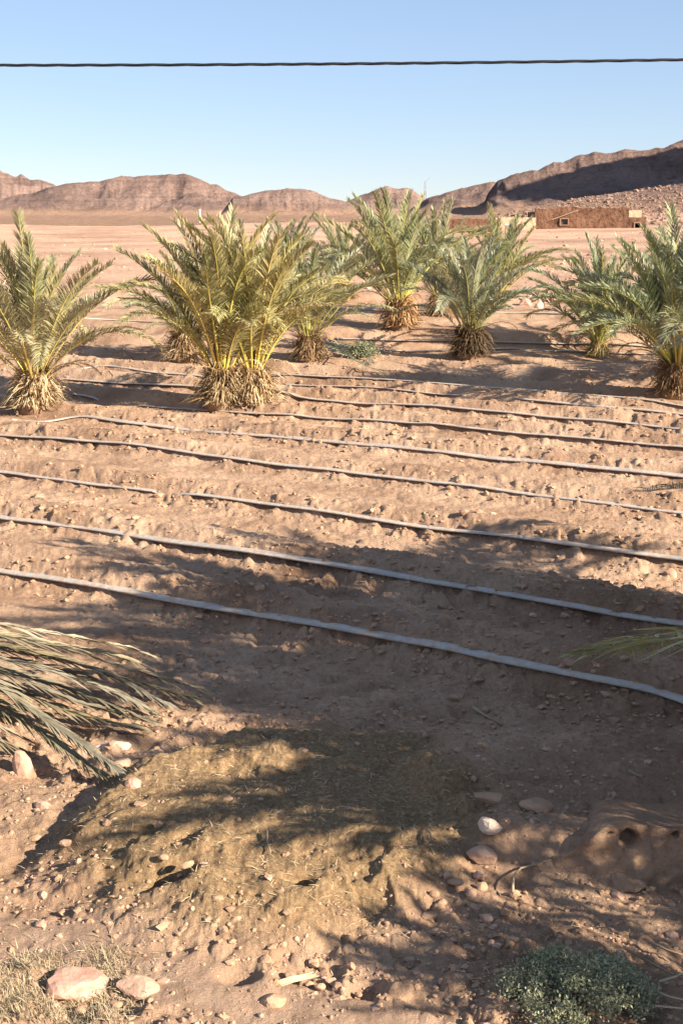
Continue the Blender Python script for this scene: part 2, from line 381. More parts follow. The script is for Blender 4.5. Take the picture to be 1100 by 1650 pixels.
def np_mesh(name, verts, faces, mats, smooth=True, attrs=None, mi=None):
    """verts (n,3), faces (m,k) all of one size"""
    me = bpy.data.meshes.new(name); n, k = faces.shape
    me.vertices.add(len(verts)); me.vertices.foreach_set('co', np.ascontiguousarray(verts, np.float32).ravel())
    me.loops.add(n * k); me.loops.foreach_set('vertex_index', np.ascontiguousarray(faces, np.int32).ravel())
    me.polygons.add(n); me.polygons.foreach_set('loop_start', np.arange(0, n * k, k, dtype=np.int32))
    me.polygons.foreach_set('use_smooth', np.full(n, smooth, bool))
    for m in mats: me.materials.append(m)
    if mi is not None: me.polygons.foreach_set('material_index', mi.astype(np.int32))
    for an, av in (attrs or {}).items():
        a = me.attributes.new(an, 'FLOAT', 'POINT'); a.data.foreach_set('value', np.ascontiguousarray(av, np.float32))
    me.update(calc_edges=True); return me

# ------------------------------------------------------------------ ground and hills: one polar sheet round the camera
def radii():
    r = [0.25]
    while r[-1] < 3600:
        q = r[-1]
        if q < 3.6: st = 0.16
        elif q < 9: st = 0.0135
        elif q < 40: st = q * 0.0031 if q > 4.4 else .0135
        elif q < 150: st = q * 0.009
        elif q < 1200: st = q * 0.0062
        else: st = q * 0.012
        if 9 <= q < 40: st = max(st, 0.0135 + (q - 9) * .0036)
        r.append(q + st)
    return np.array(r)
rr = radii()
core = np.linspace(-R(17.2), R(17.2), 700)
left = -R(17.2) - np.geomspace(0.004, R(162.8), 60); right = R(17.2) + np.geomspace(0.004, R(162.8), 60)[:-1]
az = np.concatenate([left[::-1], core, right])
cut = int(np.searchsorted(rr, 215.0))
A, RR = np.meshgrid(az, rr); X = RR * np.sin(A); Y = RR * np.cos(A)
Z = np.empty_like(X)
Z[:cut + 1] = land(X[:cut + 1], Y[:cut + 1])
far0 = land(X[cut - 60:], Y[cut - 60:])
zf = hills_h(X[cut - 60:], Y[cut - 60:], far0)
Z[cut - 60:] = zf
def grid_faces(nr, nc, wrap=True):
    i = np.arange(nr - 1)[:, None]; j = np.arange(nc)[None, :] if wrap else np.arange(nc - 1)[None, :]
    jn = (j + 1) % nc
    return np.stack([i * nc + j, i * nc + jn, (i + 1) * nc + jn, (i + 1) * nc + j], -1).reshape(-1, 4)[:, ::-1]
nc = len(az)
def sheet(name, a, b, mats, attrs):
    v = np.stack([X[a:b].ravel(), Y[a:b].ravel(), Z[a:b].ravel()], 1)
    return link(name, np_mesh(name, v, grid_faces(b - a, nc), mats, True, attrs))
xs, ys = X[:cut + 1].ravel(), Y[:cut + 1].ravel()
rs = np.hypot(xs, ys)
stw = np.clip(mound(xs, ys) * 1.25 + 0.55 * fbm(xs * 3, ys * 3, 401, 4) * (1 - sstep(6.6, 8, ys)) * (1 - sstep(.5, 1.4, xs)), 0, 1) * (1 - track_mask(xs, ys)) * (1 - sstep(7.3, 7.8, ys))
ground = sheet('ground', 0, cut + 1, [M['soil']], dict(straw=stw, track=track_mask(xs, ys), desert=sstep(38, 62, rs)))
tag(ground, 'ploughed pinkish sandy soil of the field', None, None, 'structure')
xs, ys, zs = X[cut:].ravel(), Y[cut:].ravel(), Z[cut:].ravel()
hz = zs - land(xs, ys)
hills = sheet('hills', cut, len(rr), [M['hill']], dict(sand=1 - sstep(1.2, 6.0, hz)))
tag(hills, 'bare mauve brown desert hills behind the field', None, None, 'structure')

# ------------------------------------------------------------------ palm fronds
def frond(pts, L_leaf, w=0.024, a0=62, a1=22, bare=0.2, nl=62, vee=28, mi_leaf=0, mi_r=1, r0=0.02, up=Vector((0, 0, 1)), seed=0, droop=0.1, mb=None, jit=6):
    """one feather leaf along a curve: stalk and leaflets"""
    rnd = random.Random(seed); mb = mb or MB(); n = len(pts); pts = [Vector(p) for p in pts]
    mb.tube(pts, [r0 * (1 - 0.86 * i / (n - 1)) for i in range(n)], 5, mi_r, 0.7)
    seg = [(pts[i + 1] - pts[i]).length for i in range(n - 1)]; tot = sum(seg)
    def at(s):
        d = s * tot
        for i, q in enumerate(seg):
            if d <= q or i == n - 2: return pts[i].lerp(pts[i + 1], min(d / q, 1)), (pts[i + 1] - pts[i]).normalized()
            d -= q
    for k in range(nl):
        s = bare + (1 - bare) * (k + 0.5) / nl; f = (s - bare) / (1 - bare)
        p, T = at(s)
        side = T.cross(up); side = side.normalized() if side.length > 1e-3 else Vector((0, 1, 0)); N = side.cross(T)
        for sg in (-1, 1):
            if rnd.random() < 0.03: continue
            al = R(a0 + (a1 - a0) * f ** 0.8 + rnd.uniform(-jit, jit)); be = R(vee + rnd.uniform(-24, 24))
            ln = L_leaf * (0.45 + 0.55 * math.sin(math.pi * min(0.5, 0.08 + f * 1.1))) * (1 - 0.5 * max(0, f - 0.45) / 0.55) * rnd.uniform(0.88, 1.1)
            d = T * math.cos(al) + side * (sg * math.sin(al) * math.cos(be)) + N * (math.sin(al) * math.sin(be))
            pp = d.cross(N * math.cos(be) - side * (sg * math.sin(be)) + Vector((rnd.uniform(-.5, .5), rnd.uniform(-.5, .5), rnd.uniform(-.5, .5)))).normalized() * (w * 0.5)
            q = p + T * rnd.uniform(-.01, .01)
            m = q + d * (ln * 0.5); e = q + d * ln + Vector((0, 0, -droop * ln))
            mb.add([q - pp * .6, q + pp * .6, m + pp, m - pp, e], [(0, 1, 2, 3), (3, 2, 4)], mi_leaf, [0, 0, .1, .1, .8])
    return mb
def arc(L, bend, n=12, pw=2.0, side=0.0, start=0.0):
    p = Vector((0, 0, 0)); out = [p.copy()]
    for i in range(n):
        s = (i + 0.5) / n; th = start + bend * s ** pw; ph = side * s
        p = p + Vector((math.sin(th) * math.cos(ph), math.sin(th) * math.sin(ph), math.cos(th))) * (L / n); out.append(p.copy())
    return out
def upward(pts):  # adaxial side is towards the axis
    return Vector((-1, 0, 0.25))
TPL = {'inner': [], 'mid': [], 'outer': [], 'dry': []}
for i in range(6):
    TPL['inner'].append(frond(arc(1, R(random.uniform(18, 62)), side=random.uniform(-.5, .5)), 0.135, 0.0072, 48, 28, 0.30, 100, 30, up=upward(0), seed=i, r0=.0085, droop=.08, jit=9).mesh('frond_inner', [M['leaf'], M['rachis']]))
    TPL['mid'].append(frond(arc(1, R(random.uniform(40, 85)), side=random.uniform(-.6, .6)), 0.145, 0.0072, 54, 32, 0.26, 104, 30, up=upward(0), seed=20 + i, r0=.0085, droop=.15, jit=9).mesh('frond_mid', [M['leaf'], M['rachis']]))
    TPL['outer'].append(frond(arc(1, R(random.uniform(65, 100)), pw=1.8, side=random.uniform(-.5, .5)), 0.145, 0.0072, 58, 32, 0.24, 104, 16, up=upward(0), seed=40 + i, r0=.0085, droop=.25, jit=9).mesh('frond_outer', [M['leaf'], M['rachis']]))
for i in range(4):
    TPL['dry'].append(frond(arc(1, R(random.uniform(70, 110)), side=random.uniform(-.4, .4)), 0.13, 0.008, 30, 12, 0.25, 60, 10, up=upward(0), seed=60 + i, r0=.01, droop=.35).mesh('frond_dry', [M['dead'], M['dead']]))
# cut leaf base
mb = MB()
for i in range(1):
    a, b, h = .05, .022, .22
    vs = [(-.01, -a, 0), (.035, -a * .7, -.01), (.035, a * .7, -.01), (-.01, a, 0), (.02, -b, h), (.045, -b * .8, h * .97), (.045, b * .8, h * .97), (.02, b, h * 1.04)]
    mb.add(vs, [(0, 1, 5, 4), (1, 2, 6, 5), (2, 3, 7, 6), (3, 0, 4, 7), (4, 5, 6, 7), (0, 3, 2, 1)])
BOOT = mb.mesh('leaf_base', [M['boot']])
def skirt_mesh(name, n, rad, h, seed, mats, spread=1.0):
    rnd = random.Random(seed); mb = MB()
    for k in range(n):
        a = rnd.uniform(0, 2 * math.pi); zz = rnd.uniform(0.02, h) ; r = rad * (0.45 + 0.3 * (1 - zz / h))
        p = Vector((math.cos(a) * r, math.sin(a) * r, zz)); ln = (rnd.uniform(0.08, 0.26) if rnd.random() < .85 else rnd.uniform(.3, .55)) * spread
        out = Vector((math.cos(a), math.sin(a), 0)); el = rnd.uniform(-0.7, 1.2)
        d = (out * math.cos(el) + Vector((0, 0, math.sin(el))) + Vector((rnd.uniform(-.7, .7), rnd.uniform(-.7, .7), 0))).normalized()
        w = Vector((-out.y, out.x, rnd.uniform(-.8, .8))).normalized() * rnd.uniform(.005, .013)
        m = p + d * ln * .55; e = p + d * ln + Vector((0, 0, -rnd.uniform(.15, .7) * ln))
        if e.z < 0.0: e.z = rnd.uniform(0, .03)
        if m.z < 0.01: m.z = 0.02
        mb.add([p - w, p + w, m + w, m - w, e], [(0, 1, 2, 3), (3, 2, 4)], 0, rnd.choice([0, 0, .5, 1]))
    return mb.mesh(name, mats)
SKIRT = [skirt_mesh('dry_leaf_skirt', 950, .42, .55, s, [M['dead']]) for s in (1, 2, 3)]
def trunk_mesh(seed):
    rnd = random.Random(seed); mb = MB(); pts = [(0, 0, -.12), (0, 0, .05), (0, 0, .2), (0, 0, .38), (0, 0, .5), (0, 0, .58)]
    mb.tube(pts, [.30, .27, .235, .18, .12, .05], 12); return mb.mesh('trunk', [M['boot']], True)
TRUNK = trunk_mesh(0)
def palm(x, y, height, label, n=34, width=1.0, tint=(1, 1, 1), skirt=1.0, skirt_tint=(1, 1, 1), seed=0, split=None, group='young date palms in the field', boots=26, outer_n=None, cat='palm tree', dry=5, zoff=0.0, maxtilt=54, name='date_palm', dens=1.35):
    n = int(n * dens); rnd = random.Random(seed); t = empty(name, (x, y, gs(x, y) + zoff), 0, label, cat, group)
    t.rotation_euler = (R(rnd.uniform(-5, 5)), R(rnd.uniform(-5, 5)), rnd.uniform(0, 6.28) if not split else 0)
    centres = split or [(0, 0)]; tr_s = 0.95 * skirt
    for cx, cy in centres:
        o = link('trunk', TRUNK, t, (cx, cy, 0), (0, 0, rnd.uniform(0, 6)), (tr_s, tr_s, tr_s)); 
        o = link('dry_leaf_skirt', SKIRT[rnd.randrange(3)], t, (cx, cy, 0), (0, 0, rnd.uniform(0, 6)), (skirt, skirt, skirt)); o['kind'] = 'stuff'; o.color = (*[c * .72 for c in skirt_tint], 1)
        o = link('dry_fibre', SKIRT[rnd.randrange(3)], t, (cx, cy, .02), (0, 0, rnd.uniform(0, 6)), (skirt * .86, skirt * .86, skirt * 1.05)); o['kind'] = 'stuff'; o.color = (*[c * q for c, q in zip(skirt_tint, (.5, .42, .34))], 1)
    for k in range(boots):
        cx, cy = centres[k % len(centres)]; a = k * 2.399; hh = 0.04 + 0.46 * (k / boots)
        rr_ = (.25 - .17 * (hh / .5)) * tr_s
        link('leaf_base', BOOT, t, (cx + math.cos(a) * rr_, cy + math.sin(a) * rr_, hh * tr_s), (0, rnd.uniform(.25, .7), a), rnd.uniform(.75, 1.15) * tr_s)
    for k in range(n):
        f = (k + 0.5) / n; cx, cy = centres[k % len(centres)]
        a = k * 2.399 + rnd.uniform(-.3, .3); tilt = R(2 + (maxtilt * .92 - 2) * f ** 1.25 * width + rnd.uniform(-4, 4))
        kind = 'inner' if f < .42 else 'mid' if f < .8 else 'outer'
        me = TPL[kind][rnd.randrange(6)]
        L = 1.06 * (height - .45 * skirt) * (1.0 if f < .5 else 1.0 + .12 * (f - .5)) * rnd.uniform(.72, 1.06) / (0.97 if kind == 'inner' else .95)
        s = .06 * tr_s
        o = link('frond', me, t, (cx + math.cos(a) * s, cy + math.sin(a) * s, (.50 - .16 * f) * tr_s), (0, tilt * (.8 if kind == 'outer' else 1), a), (L, L * rnd.choice((-1, 1)), L))
        g = rnd.uniform(.9, 1.1); o.color = (tint[0] * g * rnd.uniform(.93, 1.1), tint[1] * g, tint[2] * g * rnd.uniform(.9, 1.1), 1)
    for k in range(dry):
        a = rnd.uniform(0, 6.28); L = height * rnd.uniform(.28, .55)
        o = link('dead_frond', TPL['dry'][rnd.randrange(4)], t, (0, 0, .35 * tr_s), (0, R(rnd.uniform(35, 60)), a), L); o.color = (*skirt_tint, 1)
    return t
def pb(px, py): 
    p = P(px, py); return p.x, p.y

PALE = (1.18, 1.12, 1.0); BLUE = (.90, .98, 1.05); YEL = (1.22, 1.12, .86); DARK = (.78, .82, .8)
def put_palms():
    x, y = pb(58, 655); palm(x, y, 2.85, 'pale green date palm at the left edge above a straw skirt', 34, 1.12, PALE, 1.0, (1.12, 1.08, 1), 11)
    x, y = pb(372, 650); palm(x, y, 2.88, 'large yellow stalked date palm left of centre with two stems', 66, 1.0, YEL, 1.0, (1.15, 1.08, .95), 12, split=[(-.15, 0), (.36, .1)], boots=34, maxtilt=40)
    x, y = pb(300, 578); palm(x, y, 2.2, 'date palm half hidden behind the large two stemmed palm', 26, 1.1, (1, 1, .95), 1.1, (.95, .85, .75), 13, boots=14)
    x, y = pb(496, 578); palm(x, y, 2.4, 'date palm with brown shaggy base right behind the two stemmed palm', 28, 1.0, (1, 1.02, .95), .85, (.75, .65, .55), 14)
    x, y = pb(645, 528); palm(x, y, 3.2, 'tallest date palm with upright fronds near the centre', 34, .95, (1.02, 1.08, .92), 1.15, (1.1, .85, .65), 15)
    x, y = pb(756, 572); palm(x, y, 2.5, 'bluish green date palm on a dark shaded base right of centre', 34, .95, BLUE, 1.05, (.38, .33, .3), 16)  # dark skirt tint paints in the shade lying on this base
    x, y = pb(797, 498); palm(x, y, 2.6, 'small pale palm behind the bluish palm, its yellow base beside rubble', 26, 1.0, (1.1, 1.15, .95), .7, (1, .9, .7), 17, boots=12)
    x, y = pb(708, 508); palm(x, y, 2.75, 'olive date palm standing between the tallest palm and the mud wall', 26, .9, (.95, .98, .95), .9, (1, .9, .8), 18, boots=12)
    x, y = pb(556, 482); palm(x, y, 2.5, 'dark low date palm left behind the tallest palm', 24, 1.0, (.9, .95, .85), .8, (.7, .6, .5), 19, boots=10)
    x, y = pb(470, 492); palm(x, y, 2.6, 'grey green palm crown showing above the two stemmed palm', 24, .9, BLUE, .8, (.7, .6, .5), 20, boots=10)
    x, y = pb(962, 573); palm(x, y, 2.5, 'date palm with a straw ball at its foot below the mud house', 34, 1.1, (.95, 1.02, .92), .62, (1.1, 1.08, .75), 21)
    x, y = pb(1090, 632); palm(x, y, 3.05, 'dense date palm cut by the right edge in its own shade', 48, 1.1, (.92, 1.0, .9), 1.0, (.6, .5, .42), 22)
put_palms()

# ------------------------------------------------------------------ palms standing beside the frame, whose fronds and shade reach into it
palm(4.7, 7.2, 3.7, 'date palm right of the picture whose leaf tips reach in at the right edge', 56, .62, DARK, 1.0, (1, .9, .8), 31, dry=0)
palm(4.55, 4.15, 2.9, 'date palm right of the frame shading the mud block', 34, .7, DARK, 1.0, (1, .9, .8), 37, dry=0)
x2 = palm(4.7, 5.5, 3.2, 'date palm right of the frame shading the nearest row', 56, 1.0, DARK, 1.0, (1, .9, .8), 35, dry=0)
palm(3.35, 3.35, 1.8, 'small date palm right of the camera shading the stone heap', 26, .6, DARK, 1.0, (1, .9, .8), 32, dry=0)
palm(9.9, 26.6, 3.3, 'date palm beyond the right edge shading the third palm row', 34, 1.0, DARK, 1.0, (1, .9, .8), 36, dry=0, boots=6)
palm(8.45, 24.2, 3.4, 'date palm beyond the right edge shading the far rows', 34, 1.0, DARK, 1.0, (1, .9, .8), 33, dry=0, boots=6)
# left one: low faded fronds hanging into view
def shade_frond(parent, root, tips, tint=(.8, .85, .75)):
    parent.rotation_euler = (0, 0, 0); o = parent.location
    for i, (sx, sy, h) in enumerate(tips):
        e = Vector((sx + h * 1.66, sy - h * 1.04, h)); b = Vector(root); m = b.lerp(e, .5) + Vector((0, 0, .75)); pts = []
        for k in range(13):
            t = k / 12; pts.append(b * (1 - t) ** 2 + m * (2 * t * (1 - t)) + e * t * t - o)
        me = frond(pts, .48, .03, 56, 26, .22, 90, 25, seed=500 + i, r0=.02, droop=.2, jit=9).mesh('long_frond', [M['leaf'], M['rachis']])
        ob = link('frond', me, parent); ob.color = (*tint, 1)
shade_frond(x2, (4.7, 5.45, .45), [(-1.25, 5.85, 2.3), (-1.0, 6.25, 2.3), (-.55, 5.75, 2.1), (-.75, 6.05, 2.5), (-.1, 5.75, 2.0), (-.3, 6.4, 2.4)])
lp = palm(-4.75, 8.9, 2.6, 'faded date palm at the left edge whose greyish fronds sweep over the ground', 16, .6, (1.1, 1, .9), 1.0, (1, 1, 1), 34, dry=0)
def hang(parent, px_pts, hs, L_leaf=.42, a0=24, a1=9, nl=70, seed=0, tint=(1, 1, 1), matn='drygreen', w=.016, r0=.018, vee=10, up=Vector((0, 0, 1))):
    """a frond of that palm through ground points lifted by hs metres"""
    pts = []
    for (px, py), h in zip(px_pts, hs):
        d = ray(px, py); p = P(px, py, h); pts.append(Vector((p.x, p.y, p.z + h)))
    fine = []
    for i in range(len(pts) - 1):
        for k in range(4):
            t = k / 4; p0 = pts[max(i - 1, 0)]; p1 = pts[i]; p2 = pts[i + 1]; p3 = pts[min(i + 2, len(pts) - 1)]
            fine.append(0.5 * ((2 * p1) + (p2 - p0) * t + (2 * p0 - 5 * p1 + 4 * p2 - p3) * t * t + (3 * p1 - p0 - 3 * p2 + p3) * t ** 3))
    parent.rotation_euler = (0, 0, 0); fine.append(pts[-1]); o = parent.location
    mb = frond([p - o for p in fine], L_leaf, w, a0, a1, .12, nl, vee, seed=seed, r0=r0, up=up, droop=.12, jit=5)
    ob = link('frond', mb.mesh('hanging_frond', [M[matn], M['rachis' if matn == 'leaf' else 'drygreen']]), parent); ob.color = (*tint, 1); return ob
specs = [
 ([(-520, 985), (-200, 975), (20, 1010), (190, 1040), (240, 1055)], [.5, .75, .55, .28, .2], (1.45, 1.35, 1.15), 1),
 ([(-520, 1000), (-200, 1000), (60, 1035), (200, 1075), (330, 1112)], [.5, .7, .5, .25, .12], (1.1, 1.02, .85), 2),
 ([(-520, 1010), (-220, 1030), (0, 1062), (140, 1100), (215, 1130)], [.5, .65, .5, .3, .2], (1.2, 1.15, 1.05), 3),
 ([(-520, 1020), (-240, 1030), (-20, 1075), (120, 1130), (240, 1160)], [.5, .6, .42, .2, .08], (.95, .9, .78), 4),
 ([(-520, 1030), (-260, 1040), (-60, 1080), (60, 1150), (190, 1240)], [.5, .6, .45, .25, .05], (1.15, 1.12, .95), 5),
 ([(-520, 1030), (-280, 1050), (-120, 1090), (-20, 1160), (40, 1190)], [.5, .6, .45, .25, .1], (1.0, .95, .85), 6),
 ([(-520, 1000), (-240, 1010), (-10, 1045), (130, 1070), (260, 1130)], [.5, .62, .4, .25, .1], (.9, .88, .8), 7),
]
for pts, hs, tint, sd in specs:
    hang(lp, pts, hs, .30, 28, 9, 110, sd, tuple(c * q for c, q in zip(tint, (.92, .90, .98))), w=.015)
    hang(lp, [(q[0] - 22, q[1] + 12) for q in pts], [h * .75 for h in hs], .30, 30, 10, 110, sd + 20, tuple(c * q for c, q in zip(tint, (.8, .78, .74))), w=.015)
rp = [o for o in COL.objects if o.get('label', '').startswith('date palm right of the picture')][0]
hang(rp, [(1500, 900), (1330, 830), (1180, 785), (1035, 792)], [1.0, 1.2, .95, .6], .40, 44, 26, 90, 11, (.45, .46, .38), 'leaf', .015, .010, 25, Vector((0, -.9, .8)))
hang(rp, [(1560, 1080), (1360, 1010), (1160, 1020), (935, 1050)], [.9, 1.2, .9, .45], .42, 48, 24, 80, 12, (1.1, 1.15, .9), 'leaf', .024, .014, 5)

# ------------------------------------------------------------------ flat irrigation hoses
def hose(label, pix, bury=(), w=.042, seed=0, hf=.26):
    w *= 1.25
    pts = [P(*q) for q in pix]
    fine = []
    for i in range(len(pts) - 1):
        n = max(3, int((pts[i + 1] - pts[i]).length / .16)); p0 = pts[max(i - 1, 0)]; p1 = pts[i]; p2 = pts[i + 1]; p3 = pts[min(i + 2, len(pts) - 1)]
        for k in range(n):
            t = k / n; fine.append(0.5 * ((2 * p1) + (p2 - p0) * t + (2 * p0 - 5 * p1 + 4 * p2 - p3) * t * t + (3 * p1 - p0 - 3 * p2 + p3) * t ** 3))
    fine.append(pts[-1]); A_ = np.array([[p.x, p.y] for p in fine]); s = np.arange(len(A_)) * .16
    zz = land(A_[:, 0], A_[:, 1]); ks = np.exp(-np.linspace(-1.6, 1.6, 9) ** 2); ks /= ks.sum()
    zz = np.convolve(np.pad(zz, 4, 'edge'), ks, 'valid')
    z = zz + w * .14 + .008 - .016 * sstep(.66, .9, vn(s * .8, s * 0 + seed * 7, 15)) + .010 * fbm(s * .5, s * 0 + seed, 7, 3)
    A_[:, 1] += .035 * fbm(s * .45, s * 0 + seed + 9, 8, 3)
    frac = np.linspace(0, 1, len(A_))
    for a, b in bury:
        z -= .075 * sstep(a - .02, a + .02, frac) * (1 - sstep(b - .02, b + .02, frac))
    mb = MB(); wid = w * (1 + .16 * fbm(s * .8, s * 0 + seed + 3, 4, 2))
    mb.tube([Vector((A_[i, 0], A_[i, 1], z[i])) for i in range(len(A_))], list(wid), 10, 0, hf)
    o = link('irrigation_hose', mb.mesh('irrigation_hose', [M['hose']], True)); tag(o, label, 'hose', 'grey hoses laid along the furrows'); return o
hose('nearest grey hose, crossing the palm shade from left edge to right', [(-160,893),(0,920),(130,942),(260,967),(400,992),(550,1017),(700,1042),(800,1065),(930,1090),(1000,1105),(1100,1132),(1260,1180)], w=.05, seed=1)
hose('second grey hose from the front, dipping into shade at the right', [(-160,818),(0,835),(130,850),(300,880),(430,897),(550,915),(700,940),(830,965),(1000,993),(1100,1006),(1260,1035)], w=.05, seed=2)
hose('third grey hose from the front, buried by soil left of its middle', [(-160,748),(0,762),(170,782),(300,798),(420,812),(600,840),(800,863),(950,882),(1100,903),(1260,925)], [(.385, .405)], .042, 3)
hose('fourth hose from the front in the full sun of the field', [(-160,690),(0,703),(150,712),(260,726),(400,745),(560,763),(700,780),(900,802),(1100,825),(1260,843)], (), .044, 4)
hose('fifth hose from the front, starting at the left just below the palms', [(20,675),(110,677),(200,682),(400,700),(550,712),(750,735),(900,750),(1100,770),(1240,783)], (), .044, 5)
hose('sixth hose from the front passing under the two stemmed palm', [(120,636),(200,648),(250,657),(400,667),(550,675),(750,690),(900,705),(1100,722),(1240,733)], [(.05, .13)], .04, 6)
hose('hose starting right of the two stemmed palm, curving to the right edge', [(445,630),(470,637),(500,645),(640,652),(800,665),(1000,683),(1100,692),(1220,702)], (), .048, 7)
hose('short grey hose ahead of the palm shade on the right side', [(835,645),(930,655),(1000,661),(1100,669),(1200,676)], (), .05, 8)
hose('thin hose right of the two stemmed palm, vanishing into soil midway', [(455,620),(560,624),(640,630),(750,640)], (), .036, 9)
hose('thin hose along the front edge of the big palm shade', [(425,603),(600,612),(800,625),(1000,640),(1100,656),(1200,662)], (), .036, 10)
hose('hose lying in the dark shade between the two big left palms', [(90,610),(150,616),(250,621),(350,627)], (), .045, 11)
hose('thin hose behind the shade left of the two stemmed palm', [(75,588),(150,592),(250,602),(340,608)], (), .036, 12)
hose('hose among the far rows behind the bluish palm', [(540,545),(700,550),(850,553),(1000,556),(1180,566)], (), .06, 13)
hose('second hose among the far rows, in the shade right of the bluish palm', [(600,562),(790,563),(900,566),(1040,572),(1180,580)], (), .05, 14)
hose('hose on the far bank in front of the rubble', [(500,497),(700,501),(850,505),(1000,512),(1180,520)], (), .07, 15)
hose('far hose seen between the two left palms', [(110,513),(180,516),(300,523),(420,530)], (), .06, 16)

# ------------------------------------------------------------------ clods, gravel, stones
def ico(sub):
    import bmesh
    bm = bmesh.new(); bmesh.ops.create_icosphere(bm, subdivisions=sub, radius=1.0)
    v = np.array([list(q.co) for q in bm.verts]); f = np.array([[q.index for q in g.verts] for g in bm.faces]); bm.free(); return v, f
ICO = {1: ico(1), 2: ico(2), 3: ico(3)}
def scatter(name, X_, Y_, S_, sub, mats, seed, label, sink=.12, flat=(.45, .8), cat=None, group=None, mi=None, smooth=False):
    rng = np.random.default_rng(seed); v, f = ICO[sub]; n = len(X_); nv = len(v)
    Z_ = land(X_, Y_)
    jitter = 1 + rng.uniform(-.42, .30, (n, nv, 1)); V = v[None] * jitter
    sc = np.stack([S_ * rng.uniform(.75, 1.35, n), S_ * rng.uniform(.7, 1.2, n), S_ * rng.uniform(flat[0], flat[1], n)], 1)[:, None]
    V = V * sc; a = rng.uniform(0, 6.28, n)[:, None]; x = V[..., 0] * np.cos(a) - V[..., 1] * np.sin(a); y = V[..., 0] * np.sin(a) + V[..., 1] * np.cos(a)
    V = np.stack([x + X_[:, None], y + Y_[:, None], V[..., 2] + (Z_ + S_ * sink)[:, None]], -1)
    F = (f[None] + (np.arange(n) * nv)[:, None, None]).reshape(-1, 3)
    m = np.repeat(rng.integers(0, len(mats), n), len(f))
    o = link(name, np_mesh(name, V.reshape(-1, 3), F, mats, smooth, None, m)); tag(o, label, cat, group, 'stuff'); return o
def view_points(n, d0, d1, seed, half=.285, pw=1.0):
    rng = np.random.default_rng(seed); y = d0 * (d1 / d0) ** (rng.random(n) ** pw); x = rng.uniform(-half, half, n) * (y + .6); return x, y, rng
x, y, rng = view_points(17000, 7.4, 30, 1)
keep = rng.random(len(x)) < np.clip(patch_noise(x, y) * .8 - .25 + .75 * rows_h(x, y, True), 0.02, 1); x, y = x[keep], y[keep]
s = np.clip(rng.lognormal(-4.3, .5, len(x)), .006, .045) * (.75 + y / 40)
scatter('soil_clods', x, y, s, 1, [M['clod']], 5, 'loose clods of dry soil all over the field')
x, y, rng = view_points(9500, 4.0, 7.6, 2)
pn = np.clip(.25 + patch_noise(x, y) * .8, 0, 1) * (1 - .8 * mound(x, y)) * (1 - .75 * track_mask(x, y)); keep = rng.random(len(x)) < pn; x, y = x[keep], y[keep]
s = np.clip(rng.lognormal(-4.95, .6, len(x)), .003, .028)
scatter('gravel', x, y, s, 1, [M['clod'], M['clod'], M['clod'], M['stone']], 6, 'small stones and crumbs of earth in the foreground')
# rubble on the right hillside
rng = np.random.default_rng(9); n = 6500
ya = rng.uniform(182, 330, n); xa = (.11 + .22 * rng.random(n) ** .7) * ya
za = hills_h(xa, ya, land(xa, ya)); keep = (za - land(xa, ya) > .3); xa, ya, za = xa[keep], ya[keep], za[keep]
sa = np.clip(rng.lognormal(-1.75, .55, len(xa)), .1, .8)
_land = land
land = lambda a, b: hills_h(a, b, _land(a, b))
M['rubble'] = clod_material('hillside_rubble', (0.20, 0.125, 0.093), (0.31, 0.20, 0.15))
scatter('hillside_rubble', xa, ya, sa, 1, [M['rubble']], 10, 'boulders strewn over the slope above the mud house')
land = _land
# stones of the desert floor between palms and houses
rng = np.random.default_rng(12); n = 1500; ya = 42 * (150 / 42) ** rng.random(n); xa = (-.28 + .57 * rng.random(n) ** .6) * ya
scatter('desert_stones', xa, ya, np.clip(rng.lognormal(-2.7, .5, n), .03, .25), 1, [M['rubble'], M['stone']], 13, 'scattered stones on the desert floor behind the palms')

def rock(label, px, py, wpx, hpx, matn, seed, cat='rock', tall=None, group=None, rot=None, sink=.42, name='rock'):
    p = P(px, py); dist = (p - Vector((0, 0, CAM_Z))).length; k = dist / FPX
    rng = np.random.default_rng(seed); v, f = ICO[3 if wpx > 40 else 2]
    v = v.copy(); dirs = rng.normal(size=(9, 3)); dirs /= np.linalg.norm(dirs, axis=1)[:, None]
    for d in dirs:                                  # plane cuts give facets
        c = rng.uniform(.55, .85); t = v @ d; v = v - np.clip(t - c, 0, None)[:, None] * d[None] * .92
    v = v * (1 + .05 * rng.normal(size=(len(v), 1)) * .5)
    w = wpx * k / 2 * 1.15; hgt = (tall if tall else hpx * k * .62)
    v = v * np.array([w, w * rng.uniform(.6, .85), hgt * .75]); me = np_mesh(name, v, f, [M[matn]], False)
    o = link(name, me, None, (p.x, p.y, p.z + hgt * (.5 - sink) - .004), (rng.uniform(-.1, .1), rng.uniform(-.1, .1), rot if rot is not None else rng.uniform(-.6, .6)))
    return tag(o, label, cat, group)
rock('upright pink brick shaped stone at the left edge', 37, 1240, 34, 62, 'stone', 1, 'stone', .17)
rock('flat pale slab stone below the hanging fronds', 178, 1204, 56, 32, 'palestone', 2, 'stone', .055)
rock('smaller pink stone touching the tip of the hanging frond', 196, 1232, 36, 24, 'stone', 3, 'stone')
rock('big reddish rock in the dry grass at the bottom left', 122, 1590, 84, 52, 'redstone', 4)
rock('greyish flat rock right of the big reddish rock', 222, 1592, 62, 36, 'stone', 5)
rock('pale rounded stone on the straw covered mound, near its right', 788, 1330, 40, 28, 'palestone', 6, 'stone')
rock('rounded lump beside the pale stone on the mound', 775, 1380, 44, 34, 'stone', 7, 'stone')
rock('pale pebble in the sun between the third and fourth hoses', 793, 829, 13, 10, 'palestone', 8, 'stone', .04)
